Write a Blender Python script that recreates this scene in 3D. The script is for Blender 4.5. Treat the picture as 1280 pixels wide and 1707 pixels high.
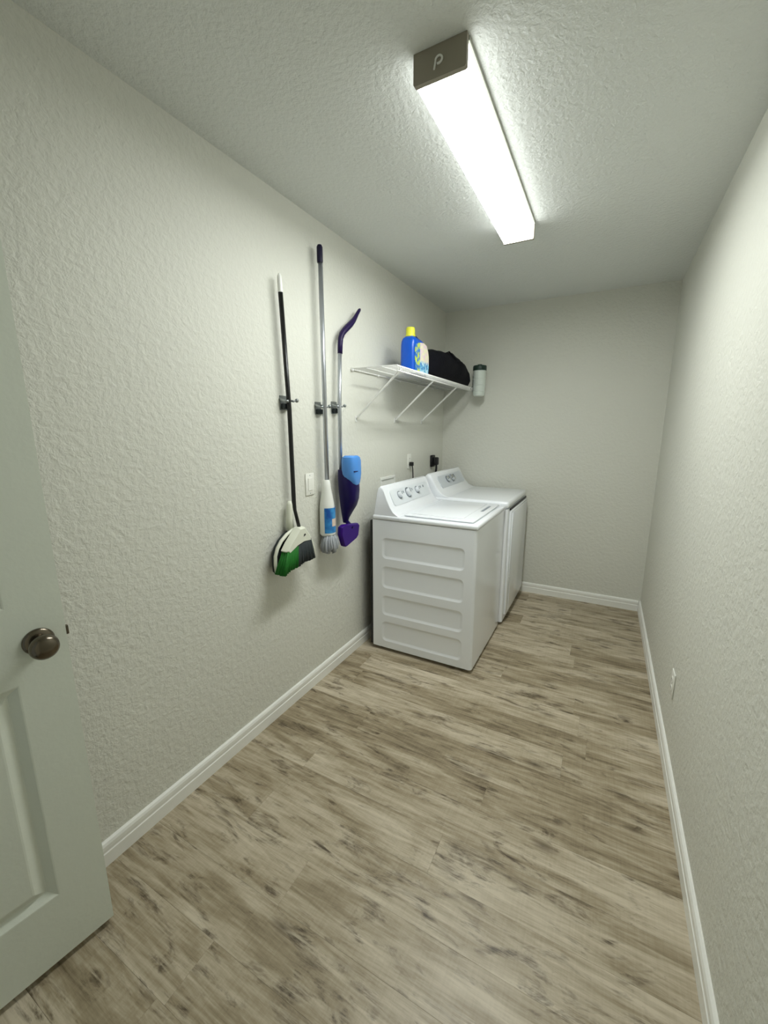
import bpy, bmesh, math, random
from mathutils import Vector, Matrix

for o in list(bpy.data.objects):
    bpy.data.objects.remove(o, do_unlink=True)
scene = bpy.context.scene
COL = scene.collection
random.seed(7)

# ------------------------------------------------------------------ camera
yaw, pitch, roll, f_px = -0.4941, -0.1987, -0.0009, 681.42
cam_d = bpy.data.cameras.new('camera')
cam = bpy.data.objects.new('camera', cam_d)
COL.objects.link(cam)
fwd = Vector((math.sin(yaw) * math.cos(pitch), math.cos(yaw) * math.cos(pitch), math.sin(pitch)))
right = Vector((math.cos(yaw), -math.sin(yaw), 0))
up = right.cross(fwd)
r2 = math.cos(roll) * right + math.sin(roll) * up
u2 = -math.sin(roll) * right + math.cos(roll) * up
M = Matrix((r2, u2, -fwd)).transposed().to_4x4()
M.translation = Vector((1.3542, 0.3753, 1.4317))
cam.matrix_world = M
cam_d.sensor_fit = 'VERTICAL'
cam_d.sensor_height = 36.0
cam_d.lens = 36.0 * f_px / 1707.0
cam_d.clip_start = 0.01
scene.camera = cam

# ------------------------------------------------------------------ world and colour
world = bpy.data.worlds.new('world')
scene.world = world
world.use_nodes = True
bg = world.node_tree.nodes['Background']
bg.inputs[0].default_value = (0.90, 1.0, 0.93, 1)
bg.inputs[1].default_value = 0.22
LAMP = 39.0
vs = scene.view_settings
vs.view_transform = 'Standard'
vs.look = 'None'
vs.gamma = 1.0
vs.use_curve_mapping = False
vs.exposure = 0.30

# ------------------------------------------------------------------ helpers
def srgb(r, g, b):
    def c(v):
        v /= 255.0
        return v / 12.92 if v <= 0.04045 else ((v + 0.055) / 1.055) ** 2.4
    return (c(r), c(g), c(b), 1.0)

def N(nt, typ, **kw):
    n = nt.nodes.new(typ)
    for k, v in kw.items():
        setattr(n, k, v)
    return n

def new_mat(name):
    m = bpy.data.materials.new(name)
    m.use_nodes = True
    nt = m.node_tree
    return m, nt, nt.nodes['Principled BSDF']

def simple(name, col, rough=0.5, metal=0.0, var=0.06, vscale=30.0, bump=0.0, bscale=200.0, spec=0.5, coat=0.0, trans=0.0):
    """procedural: slight noise variation of colour and roughness, optional fine relief"""
    m, nt, p = new_mat(name)
    tc = N(nt, 'ShaderNodeTexCoord')
    no = N(nt, 'ShaderNodeTexNoise')
    no.inputs['Scale'].default_value = vscale
    no.inputs['Detail'].default_value = 3
    nt.links.new(tc.outputs['Object'], no.inputs['Vector'])
    mx = N(nt, 'ShaderNodeMix', data_type='RGBA')
    mx.inputs[6].default_value = tuple(c * (1 - var) for c in col[:3]) + (1,)
    mx.inputs[7].default_value = tuple(min(1, c * (1 + var)) for c in col[:3]) + (1,)
    nt.links.new(no.outputs['Fac'], mx.inputs[0])
    nt.links.new(mx.outputs[2], p.inputs['Base Color'])
    p.inputs['Roughness'].default_value = rough
    p.inputs['Metallic'].default_value = metal
    p.inputs['Specular IOR Level'].default_value = spec
    p.inputs['Coat Weight'].default_value = coat
    p.inputs['Coat Roughness'].default_value = 0.08
    p.inputs['Transmission Weight'].default_value = trans
    if bump:
        n2 = N(nt, 'ShaderNodeTexNoise')
        n2.inputs['Scale'].default_value = bscale
        n2.inputs['Detail'].default_value = 2
        nt.links.new(tc.outputs['Object'], n2.inputs['Vector'])
        b = N(nt, 'ShaderNodeBump')
        b.inputs['Strength'].default_value = 1.0
        b.inputs['Distance'].default_value = bump
        nt.links.new(n2.outputs['Fac'], b.inputs['Height'])
        nt.links.new(b.outputs['Normal'], p.inputs['Normal'])
    return m

def plaster(name, col, scale, dist, rough=0.6):
    """painted knock-down / orange-peel texture"""
    m, nt, p = new_mat(name)
    tc = N(nt, 'ShaderNodeTexCoord')
    n1 = N(nt, 'ShaderNodeTexNoise'); n1.inputs['Scale'].default_value = scale; n1.inputs['Detail'].default_value = 3.0
    n1.inputs['Roughness'].default_value = 0.55; n1.inputs['Distortion'].default_value = 0.25
    nt.links.new(tc.outputs['Object'], n1.inputs['Vector'])
    cr = N(nt, 'ShaderNodeValToRGB')
    cr.color_ramp.elements[0].position = 0.34; cr.color_ramp.elements[1].position = 0.68
    nt.links.new(n1.outputs['Fac'], cr.inputs['Fac'])
    n2 = N(nt, 'ShaderNodeTexNoise'); n2.inputs['Scale'].default_value = scale * 4.0; n2.inputs['Detail'].default_value = 2.0
    nt.links.new(tc.outputs['Object'], n2.inputs['Vector'])
    ma = N(nt, 'ShaderNodeMath', operation='MULTIPLY_ADD')
    nt.links.new(n2.outputs['Fac'], ma.inputs[0]); ma.inputs[1].default_value = 0.25
    nt.links.new(cr.outputs['Color'], ma.inputs[2])
    b = N(nt, 'ShaderNodeBump'); b.inputs['Strength'].default_value = 1.0; b.inputs['Distance'].default_value = dist
    nt.links.new(ma.outputs[0], b.inputs['Height'])
    nt.links.new(b.outputs['Normal'], p.inputs['Normal'])
    n3 = N(nt, 'ShaderNodeTexNoise'); n3.inputs['Scale'].default_value = 1.5; n3.inputs['Detail'].default_value = 4
    nt.links.new(tc.outputs['Object'], n3.inputs['Vector'])
    mx = N(nt, 'ShaderNodeMix', data_type='RGBA')
    mx.inputs[6].default_value = tuple(c * 0.97 for c in col[:3]) + (1,)
    mx.inputs[7].default_value = tuple(c * 1.03 for c in col[:3]) + (1,)
    nt.links.new(n3.outputs['Fac'], mx.inputs[0]); nt.links.new(mx.outputs[2], p.inputs['Base Color'])
    p.inputs['Roughness'].default_value = rough
    p.inputs['Specular IOR Level'].default_value = 0.35
    return m

MAT = {}
MAT['wall'] = plaster('wall_paint', srgb(220, 220, 210), 44, 0.0017)
MAT['ceiling'] = plaster('ceiling_paint', srgb(226, 229, 225), 62, 0.0021, 0.75)
MAT['trim'] = simple('trim_paint', srgb(244, 244, 238), 0.4, var=0.02)
MAT['door'] = simple('door_paint', srgb(224, 229, 217), 0.42, var=0.02, bump=0.0003, bscale=90)
MAT['subfloor'] = simple('subfloor', srgb(60, 52, 42), 0.9)
MAT['appliance'] = simple('appliance_enamel', srgb(243, 246, 250), 0.22, var=0.015, vscale=6, coat=0.3)
MAT['appliance_top'] = simple('appliance_top_enamel', srgb(244, 247, 251), 0.25, var=0.01, vscale=6, coat=0.3)
MAT['console'] = simple('console_plastic', srgb(226, 231, 235), 0.35, var=0.02)
MAT['console_grey'] = simple('console_grey_plastic', srgb(205, 211, 217), 0.3, var=0.02)
MAT['knob_grey'] = simple('knob_plastic', srgb(222, 226, 230), 0.3)
MAT['chrome'] = simple('chrome', srgb(210, 212, 214), 0.12, metal=1.0)
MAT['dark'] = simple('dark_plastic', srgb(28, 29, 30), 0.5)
MAT['print_grey'] = simple('printed_grey', srgb(140, 148, 156), 0.5)
MAT['black'] = simple('black_rubber', srgb(14, 14, 15), 0.55)
MAT['blackpole'] = simple('black_lacquer', srgb(10, 11, 11), 0.35)
MAT['bagcloth'] = simple('black_cloth', srgb(12, 12, 20), 0.85, var=0.3, vscale=25, bump=0.003, bscale=60, spec=0.2)
MAT['steel'] = simple('brushed_steel', srgb(188, 192, 198), 0.32, metal=0.85)
MAT['clipmetal'] = simple('zinc_clip', srgb(150, 155, 155), 0.35, metal=0.8)
MAT['bronze'] = simple('aged_nickel_knob', srgb(112, 104, 92), 0.22, metal=1.0, var=0.15)
MAT['white_plastic'] = simple('white_plastic', srgb(235, 236, 230), 0.4, var=0.02)
MAT['plate'] = simple('wall_plate_plastic', srgb(238, 238, 230), 0.35, var=0.01)
MAT['cream'] = simple('cream_plastic', srgb(226, 228, 212), 0.45, var=0.03)
MAT['green'] = simple('green_bristle', srgb(4, 104, 14), 0.7, var=0.35, vscale=120)
MAT['charcoal'] = simple('charcoal_bristle', srgb(38, 46, 48), 0.75, var=0.3, vscale=120)
MAT['navygrip'] = simple('navy_grip', srgb(18, 12, 46), 0.5, spec=0.3)
MAT['violet'] = simple('violet_plastic', srgb(50, 0, 118), 0.4, spec=0.3)
MAT['violetdark'] = simple('dark_violet_plastic', srgb(18, 2, 74), 0.35, spec=0.3)
MAT['bottleblue'] = simple('light_blue_bottle', srgb(84, 150, 228), 0.18, var=0.15, vscale=14)
MAT['jugblue'] = simple('blue_jug', srgb(6, 84, 196), 0.3, var=0.06)
MAT['capyellow'] = simple('yellow_cap', srgb(226, 226, 66), 0.4)
MAT['lidgreen'] = simple('dark_green_lid', srgb(26, 52, 44), 0.45)
MAT['tubwhite'] = simple('milky_plastic', srgb(214, 222, 214), 0.4, var=0.06)
MAT['strand'] = simple('grey_yarn', srgb(168, 172, 178), 0.95, var=0.25, vscale=160, bump=0.001, bscale=400)
MAT['wire'] = simple('white_vinyl_wire', srgb(238, 238, 234), 0.4, var=0.01)
MAT['capgrey'] = simple('fixture_end_cap', srgb(150, 143, 128), 0.5, var=0.05, vscale=12)
MAT['pan'] = simple('fixture_pan', srgb(170, 172, 160), 0.5)

def mat_lens(name, k):
    m, nt, p = new_mat(name)
    tc = N(nt, 'ShaderNodeTexCoord')
    no = N(nt, 'ShaderNodeTexNoise'); no.inputs['Scale'].default_value = 5
    nt.links.new(tc.outputs['Object'], no.inputs['Vector'])
    mr = N(nt, 'ShaderNodeMapRange'); mr.inputs[3].default_value = LAMP * k * 0.95; mr.inputs[4].default_value = LAMP * k * 1.05
    nt.links.new(no.outputs['Fac'], mr.inputs[0])
    p.inputs['Base Color'].default_value = (0.9, 0.9, 0.9, 1)
    p.inputs['Emission Color'].default_value = (0.965, 1.0, 0.975, 1)
    nt.links.new(mr.outputs[0], p.inputs['Emission Strength'])
    return m
MAT['lens'] = mat_lens('lit_prismatic_lens', 1.0)
MAT['lens_side'] = mat_lens('lit_frosted_lens_side', 0.08)

def mat_wood():
    m, nt, p = new_mat('weathered_oak_vinyl')
    L = nt.links.new
    tc = N(nt, 'ShaderNodeTexCoord'); oi = N(nt, 'ShaderNodeObjectInfo')
    rnd = N(nt, 'ShaderNodeSeparateColor'); L(oi.outputs['Color'], rnd.inputs[0])
    off = N(nt, 'ShaderNodeMath', operation='MULTIPLY'); L(rnd.outputs[0], off.inputs[0]); off.inputs[1].default_value = 40
    def nz(sx, sy, detail, rough, dist, wadd):
        mp = N(nt, 'ShaderNodeMapping'); mp.inputs['Scale'].default_value = (sx, sy, 1)
        L(tc.outputs['Object'], mp.inputs['Vector'])
        n = N(nt, 'ShaderNodeTexNoise', noise_dimensions='4D')
        n.inputs['Scale'].default_value = 1.0; n.inputs['Detail'].default_value = detail
        n.inputs['Roughness'].default_value = rough; n.inputs['Distortion'].default_value = dist
        a = N(nt, 'ShaderNodeMath', operation='ADD'); L(off.outputs[0], a.inputs[0]); a.inputs[1].default_value = wadd
        L(mp.outputs[0], n.inputs['Vector']); L(a.outputs[0], n.inputs['W'])
        return n.outputs['Fac']
    broad = nz(1.6, 9, 5, 0.62, 1.1, 0)
    mid = nz(3.0, 34, 6, 0.68, 1.0, 5.5)
    streak = nz(7, 100, 4, 0.7, 0.5, 3.3)
    saw = nz(150, 9, 2, 0.5, 0.0, 7.7)
    blot = nz(5.0, 15, 5, 0.65, 1.3, 11.1)
    ramp = N(nt, 'ShaderNodeValToRGB')
    e = ramp.color_ramp.elements
    e[0].position = 0.38; e[0].color = srgb(92, 78, 55)
    e[1].position = 0.69; e[1].color = srgb(206, 194, 172)
    e2 = e.new(0.53); e2.color = srgb(158, 144, 118)
    f1 = N(nt, 'ShaderNodeMath', operation='MULTIPLY'); L(broad, f1.inputs[0]); f1.inputs[1].default_value = 0.48
    f2 = N(nt, 'ShaderNodeMath', operation='MULTIPLY_ADD'); L(mid, f2.inputs[0]); f2.inputs[1].default_value = 0.42; L(f1.outputs[0], f2.inputs[2])
    mixf = N(nt, 'ShaderNodeMath', operation='MULTIPLY_ADD'); L(streak, mixf.inputs[0]); mixf.inputs[1].default_value = 0.22; L(f2.outputs[0], mixf.inputs[2])
    pl = N(nt, 'ShaderNodeMapRange'); L(rnd.outputs[1], pl.inputs[0]); pl.inputs[3].default_value = -0.075; pl.inputs[4].default_value = 0.015
    ad = N(nt, 'ShaderNodeMath', operation='ADD'); L(mixf.outputs[0], ad.inputs[0]); L(pl.outputs[0], ad.inputs[1])
    sw = N(nt, 'ShaderNodeMath', operation='MULTIPLY_ADD'); L(saw, sw.inputs[0]); sw.inputs[1].default_value = 0.06; L(ad.outputs[0], sw.inputs[2])
    L(sw.outputs[0], ramp.inputs['Fac'])
    # dark streaked blotches
    bl = N(nt, 'ShaderNodeMapRange'); L(blot, bl.inputs[0]); bl.inputs[1].default_value = 0.53; bl.inputs[2].default_value = 0.66
    st2 = N(nt, 'ShaderNodeMapRange'); L(streak, st2.inputs[0]); st2.inputs[1].default_value = 0.66; st2.inputs[2].default_value = 0.44
    bm_ = N(nt, 'ShaderNodeMath', operation='MULTIPLY'); L(bl.outputs[0], bm_.inputs[0]); L(st2.outputs[0], bm_.inputs[1])
    # knots
    mp = N(nt, 'ShaderNodeMapping'); mp.inputs['Scale'].default_value = (1.9, 4.4, 1); L(tc.outputs['Object'], mp.inputs['Vector'])
    cb = N(nt, 'ShaderNodeCombineXYZ'); L(off.outputs[0], cb.inputs[0]); L(off.outputs[0], cb.inputs[1])
    va = N(nt, 'ShaderNodeVectorMath', operation='ADD'); L(mp.outputs[0], va.inputs[0]); L(cb.outputs[0], va.inputs[1])
    vo = N(nt, 'ShaderNodeTexVoronoi', voronoi_dimensions='2D'); vo.inputs['Scale'].default_value = 1.0
    L(va.outputs[0], vo.inputs['Vector'])
    vdis = N(nt, 'ShaderNodeMath', operation='MULTIPLY_ADD'); L(mid, vdis.inputs[0]); vdis.inputs[1].default_value = 0.20; L(vo.outputs['Distance'], vdis.inputs[2])
    kn = N(nt, 'ShaderNodeMapRange'); L(vdis.outputs[0], kn.inputs[0]); kn.inputs[1].default_value = 0.20; kn.inputs[2].default_value = 0.07
    kn2 = N(nt, 'ShaderNodeMath', operation='MULTIPLY'); L(kn.outputs[0], kn2.inputs[0])
    sel = N(nt, 'ShaderNodeSeparateColor'); L(vo.outputs['Color'], sel.inputs[0])
    sm_ = N(nt, 'ShaderNodeMapRange'); L(sel.outputs[0], sm_.inputs[0]); sm_.inputs[1].default_value = 0.15; sm_.inputs[2].default_value = 0.6; L(sm_.outputs[0], kn2.inputs[1])
    mxk = N(nt, 'ShaderNodeMath', operation='MAXIMUM'); L(kn2.outputs[0], mxk.inputs[0])
    bm2 = N(nt, 'ShaderNodeMath', operation='MULTIPLY'); L(bm_.outputs[0], bm2.inputs[0]); bm2.inputs[1].default_value = 0.92; L(bm2.outputs[0], mxk.inputs[1])
    mx = N(nt, 'ShaderNodeMix', data_type='RGBA'); L(mxk.outputs[0], mx.inputs[0]); L(ramp.outputs['Color'], mx.inputs[6]); mx.inputs[7].default_value = srgb(70, 56, 37)
    L(mx.outputs[2], p.inputs['Base Color'])
    p.inputs['Roughness'].default_value = 0.40
    p.inputs['Specular IOR Level'].default_value = 0.45
    b = N(nt, 'ShaderNodeBump'); b.inputs['Distance'].default_value = 0.0006; b.inputs['Strength'].default_value = 0.8
    L(sw.outputs[0], b.inputs['Height']); L(b.outputs['Normal'], p.inputs['Normal'])
    return m
MAT['wood'] = mat_wood()

def obj(name, bm, mat, parent=None, smooth=False, loc=None):
    me = bpy.data.meshes.new(name)
    bmesh.ops.recalc_face_normals(bm, faces=bm.faces)
    bm.to_mesh(me); bm.free()
    if smooth:
        for p in me.polygons:
            p.use_smooth = True
    o = bpy.data.objects.new(name, me)
    for mm in (mat if isinstance(mat, (list, tuple)) else [mat]):
        me.materials.append(MAT[mm] if isinstance(mm, str) else mm)
    COL.objects.link(o)
    if loc: o.location = loc
    if parent:
        o.parent = parent
    if smooth == 'auto':
        o.data.set_sharp_from_angle(angle=math.radians(35))
    return o

def empty(name, loc, label=None, cat=None, group=None, rotz=0):
    o = bpy.data.objects.new(name, None)
    o.empty_display_size = 0.05
    COL.objects.link(o)
    o.location = loc; o.rotation_euler = (0, 0, rotz)
    tag(o, label, cat, group)
    return o

def tag(o, label=None, cat=None, group=None, kind=None):
    if label: o['label'] = label
    if cat: o['category'] = cat
    if group: o['group'] = group
    if kind: o['kind'] = kind
    return o

def struct(o, label=None):
    o['kind'] = 'structure'
    if label: o['label'] = label
    return o

def box(bm, x0, x1, y0, y1, z0, z1, bev=0.0, seg=2):
    vs_ = [bm.verts.new(v) for v in ((x0, y0, z0), (x1, y0, z0), (x1, y1, z0), (x0, y1, z0), (x0, y0, z1), (x1, y0, z1), (x1, y1, z1), (x0, y1, z1))]
    fs = [bm.faces.new([vs_[i] for i in q]) for q in ((3, 2, 1, 0), (4, 5, 6, 7), (0, 1, 5, 4), (1, 2, 6, 5), (2, 3, 7, 6), (3, 0, 4, 7))]
    if bev:
        es = list({e for f in fs for e in f.edges})
        bmesh.ops.bevel(bm, geom=es, offset=bev, segments=seg, affect='EDGES', profile=0.5)
    return bm

def nbox(*a, **k):
    return box(bmesh.new(), *a, **k)

def tube(bm, pts, rad, sides=10, cap=True, flat=1.0):
    """swept tube along pts; rad a number or a list"""
    pts = [Vector(p) for p in pts]
    n = len(pts)
    rads = rad if isinstance(rad, (list, tuple)) else [rad] * n
    rings = []
    prev = None
    for i, p in enumerate(pts):
        t = (pts[min(i + 1, n - 1)] - pts[max(i - 1, 0)]).normalized()
        if prev is None:
            a = Vector((0, 0, 1)) if abs(t.z) < 0.9 else Vector((1, 0, 0))
            u = t.cross(a).normalized()
        else:
            u = (prev - t * prev.dot(t)).normalized()
        prev = u
        w = t.cross(u)
        rings.append([bm.verts.new(p + (u * math.cos(2 * math.pi * k / sides) + w * flat * math.sin(2 * math.pi * k / sides)) * rads[i]) for k in range(sides)])
    for a, b in zip(rings, rings[1:]):
        for k in range(sides):
            bm.faces.new((a[k], a[(k + 1) % sides], b[(k + 1) % sides], b[k]))
    if cap:
        bm.faces.new(rings[0][::-1]); bm.faces.new(rings[-1])
    return bm

def lathe(bm, prof, axis='Z', origin=(0, 0, 0), sides=24):
    """prof: list of (radius, height)"""
    o = Vector(origin); rings = []
    for r, h in prof:
        ring = []
        for k in range(sides):
            a = 2 * math.pi * k / sides
            c, s = r * math.cos(a), r * math.sin(a)
            v = {'Z': Vector((c, s, h)), 'X': Vector((h, c, s)), 'Y': Vector((c, h, s))}[axis]
            ring.append(bm.verts.new(o + v))
        rings.append(ring)
    for a, b in zip(rings, rings[1:]):
        for k in range(sides):
            bm.faces.new((a[k], a[(k + 1) % sides], b[(k + 1) % sides], b[k]))
    bm.faces.new(rings[0][::-1]); bm.faces.new(rings[-1])
    return bm

def loft(bm, sections):
    """sections: lists of equal length of 3D points"""
    rings = [[bm.verts.new(p) for p in s] for s in sections]
    n = len(rings[0])
    for a, b in zip(rings, rings[1:]):
        for k in range(n):
            bm.faces.new((a[k], a[(k + 1) % n], b[(k + 1) % n], b[k]))
    bm.faces.new(rings[0][::-1]); bm.faces.new(rings[-1])
    return bm

def superell(cx, cy, hx, hy, n=28, e=3.0):
    pts = []
    for k in range(n):
        a = 2 * math.pi * k / n
        c, s = math.cos(a), math.sin(a)
        pts.append((cx + hx * math.copysign(abs(c) ** (2 / e), c), cy + hy * math.copysign(abs(s) ** (2 / e), s)))
    return pts

def rrect(x0, x1, z0, z1, r, seg=5):
    pts = []
    for cx, cz, a0 in ((x1 - r, z1 - r, 0), (x0 + r, z1 - r, 90), (x0 + r, z0 + r, 180), (x1 - r, z0 + r, 270)):
        for k in range(seg + 1):
            a = math.radians(a0 + 90 * k / seg)
            pts.append((cx + r * math.cos(a), cz + r * math.sin(a)))
    return pts

def extrude_poly(bm, poly, f0, f1):
    """poly: 2D list; f0, f1: functions 2D -> 3D for both ends"""
    a = [bm.verts.new(f0(p)) for p in poly]; b = [bm.verts.new(f1(p)) for p in poly]
    n = len(poly)
    for k in range(n):
        bm.faces.new((a[k], a[(k + 1) % n], b[(k + 1) % n], b[k]))
    bm.faces.new(a[::-1]); bm.faces.new(b)
    return bm

def copy_tree(o, parent=None):
    c = o.copy(); COL.objects.link(c); c.parent = parent
    for ch in o.children:
        copy_tree(ch, c)
    return c

# ------------------------------------------------------------------ the room
W, D, H, Y0 = 1.7067, 4.0458, 2.44, 0.055
T = 0.10
fl = struct(obj('floor', nbox(-T, W + T, Y0 - T, D + T, -0.10, -0.006), 'subfloor'), 'weathered grey brown wood plank floor')
struct(obj('ceiling', nbox(-T, W + T, Y0 - T, D + T, H, H + 0.1), 'ceiling'))
struct(obj('wall_left', nbox(-T, 0, Y0 - T, D + T, -0.006, H), 'wall'))
struct(obj('wall_right', nbox(W, W + T, Y0 - T, D + T, -0.006, H), 'wall'))
struct(obj('wall_back', nbox(0, W, D, D + T, -0.006, H), 'wall'))
DX0, DX1, DH = 0.072, 0.858, 2.05
bm = bmesh.new()
box(bm, 0, DX0, Y0 - T, Y0, -0.006, H); box(bm, DX1, W, Y0 - T, Y0, -0.006, H); box(bm, DX0, DX1, Y0 - T, Y0, DH, H)
struct(obj('wall_front', bm, 'wall'))
bm = bmesh.new()
box(bm, DX0 - 0.057, DX0, Y0, Y0 + 0.012, 0, DH + 0.057, 0.003); box(bm, DX1, DX1 + 0.057, Y0, Y0 + 0.012, 0, DH + 0.057, 0.003)
box(bm, DX0, DX1, Y0, Y0 + 0.012, DH, DH + 0.057, 0.003)
struct(obj('trim_1', bm, 'trim'), 'white painted casing around the doorway')

# planks across the room, each one its own piece
PW = 0.152
bounds = [2.612 + PW * k for k in range(-17, 11)]
row = 0
for ya, yb in zip(bounds, bounds[1:]):
    ya2, yb2 = max(ya, Y0 + 0.002), min(yb, D - 0.002)
    if yb2 - ya2 < 0.01: continue
    if abs(ya - 2.612) < 1e-4: ends = [0.93]
    elif abs(ya - 2.308) < 1e-4: ends = [0.14, 1.36]
    else:
        s = random.uniform(0.25, 1.45); ends = [s] + ([s - 1.22] if s > 1.35 else [])
        ends = sorted(ends)
    xs = [0.002] + sorted(ends) + [W - 0.002]
    for k, (xa, xb) in enumerate(zip(xs, xs[1:])):
        if xb - xa < 0.02: continue
        g = 0.00012
        b = bmesh.new()
        cx, cy = (xa + xb) / 2, (ya2 + yb2) / 2
        hx, hy = (xb - xa) / 2 - g, (yb2 - ya2) / 2 - g
        c = 0.0003
        lo = [(-hx, -hy, -0.006), (hx, -hy, -0.006), (hx, hy, -0.006), (-hx, hy, -0.006)]
        mid = [(p[0], p[1], -c) for p in lo]
        top = [(math.copysign(hx - c, p[0]), math.copysign(hy - c, p[1]), 0) for p in lo]
        loft(b, [lo, mid, top])
        o = obj('plank', b, 'wood', fl)
        o.location = (cx, cy, 0)
        light = 0.95 if abs(ya - 2.612) < 1e-4 and k == 0 else (0.9 if abs(ya - 2.308) < 1e-4 and k == 1 else random.random())
        o.color = (random.random(), light, random.random(), 1)

# baseboards: stepped profile, (thickness, height)
BP = [(0, 0), (0.014, 0), (0.014, 0.048), (0.0115, 0.051), (0.0115, 0.058), (0.0128, 0.060), (0.0125, 0.074), (0.009, 0.083), (0.004, 0.0876), (0, 0.0876)]
def baseboard(name, f0, f1):
    bm = bmesh.new()
    extrude_poly(bm, BP, f0, f1)
    struct(obj(name, bm, 'trim', smooth=False), 'white stepped baseboard')
baseboard('baseboard_left', lambda p: (p[0], Y0 + 0.012, p[1]), lambda p: (p[0], D, p[1]))
baseboard('baseboard_right', lambda p: (W - p[0], Y0, p[1]), lambda p: (W - p[0], D, p[1]))
baseboard('baseboard_back', lambda p: (0.0145, D - p[0], p[1]), lambda p: (W - 0.0145, D - p[0], p[1]))
baseboard('baseboard_front', lambda p: (DX1 + 0.058, Y0 + p[0], p[1]), lambda p: (W - 0.0145, Y0 + p[0], p[1]))

# ------------------------------------------------------------------ door, standing open along the left wall
TH = 0.15
DW, DT, DZ0, DZ1 = 0.762, 0.035, 0.022, 2.04
door = struct(empty('door_1', (0.197, 0.833, 0), rotz=-TH), 'pale painted panel door standing open along the left wall')
# local frame: +x faces the room, -y runs towards the hinges, y=0 is the free edge
stile, mull = 0.105, 0.10
pw = (DW - 2 * stile - mull) / 2
cols = [(-stile - pw, -stile), (-stile - 2 * pw - mull, -stile - pw - mull)]
rows = [(0.218, 0.838), (1.030, 1.600), (1.710, 1.925)]
bm = bmesh.new()
box(bm, -DT, 0, -stile, 0, DZ0, DZ1); box(bm, -DT, 0, -DW, -DW + stile, DZ0, DZ1)
zs = [DZ0] + [z for r in rows for z in r] + [DZ1]
for k in range(0, len(zs), 2):
    box(bm, -DT, 0, -DW + stile, -stile, zs[k], zs[k + 1])
for z0, z1 in rows:
    box(bm, -DT, 0, -stile - pw - mull, -stile - pw, z0, z1)
obj('door_slab', bm, 'door', door)
for y0, y1 in cols:
    for z0, z1 in rows:
        bm = bmesh.new()
        for sgn, xf in ((1, 0.0), (-1, -DT)):
            rings = []
            for ins, dep in ((0, 0), (0.003, 0.0005), (0.022, 0.0125), (0.025, 0.013), (0.028, 0.012), (0.046, 0.002), (0.050, 0.0012)):
                x = xf - sgn * dep
                rings.append([bm.verts.new((x, y, z)) for y, z in ((y0 + ins, z0 + ins), (y1 - ins, z0 + ins), (y1 - ins, z1 - ins), (y0 + ins, z1 - ins))])
            for a, b in zip(rings, rings[1:]):
                for k in range(4):
                    bm.faces.new((a[k], a[(k + 1) % 4], b[(k + 1) % 4], b[k]))
            bm.faces.new(rings[-1])
        obj('door_panel', bm, 'door', door)
kp = (0.0, -0.056, 0.932)
for sgn, x0 in ((1, 0.0), (-1, -DT)):
    bm = bmesh.new()
    lathe(bm, [(0.012, sgn * 0.006), (0.0115, sgn * 0.024), (0.018, sgn * 0.030), (0.0275, sgn * 0.038), (0.0295, sgn * 0.047), (0.0275, sgn * 0.056), (0.021, sgn * 0.062), (0.010, sgn * 0.0645), (0.001, sgn * 0.065)], 'X', (x0, kp[1], kp[2]), 32)
    kb = obj('door_knob', bm, 'bronze', door, True)
    bm = bmesh.new()
    lathe(bm, [(0.032, 0), (0.032, sgn * 0.003), (0.027, sgn * 0.007), (0.012, sgn * 0.009)], 'X', (x0, kp[1], kp[2]), 32)
    obj('rosette', bm, 'bronze', kb, True)
bm = bmesh.new(); box(bm, -0.027, -0.008, 0, 0.0015, 0.904, 0.960); box(bm, -0.023, -0.012, 0.0015, 0.009, 0.920, 0.944, 0.002)
obj('latch', bm, 'bronze', door)
for z in (0.25, 1.02, 1.80):
    bm = bmesh.new(); tube(bm, [(0.004, -DW - 0.004, z - 0.045), (0.004, -DW - 0.004, z + 0.045)], 0.006, 10)
    obj('hinge', bm, 'bronze', door, True)

# ------------------------------------------------------------------ ceiling light
LX0, LX1, LY0, LY1, LZ = 0.790, 0.937, 1.600, 2.735, 2.366
lt = empty('ceiling_light', ((LX0 + LX1) / 2, (LY0 + LY1) / 2, H), 'long lit wraparound fluorescent fixture on the ceiling', 'ceiling light')
def P(v, root):
    return (v[0] - root.location.x, v[1] - root.location.y, v[2] - root.location.z)
def place(o, root):
    """part built in room coordinates -> moved under its root"""
    o.parent = root
    o.matrix_parent_inverse = Matrix.Translation(root.location).inverted()
    return o
# pan
place(obj('pan', nbox(LX0 - 0.004, LX1 + 0.004, LY0 + 0.016, LY1 - 0.016, H - 0.012, H - 0.0005), 'pan'), lt)
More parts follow.
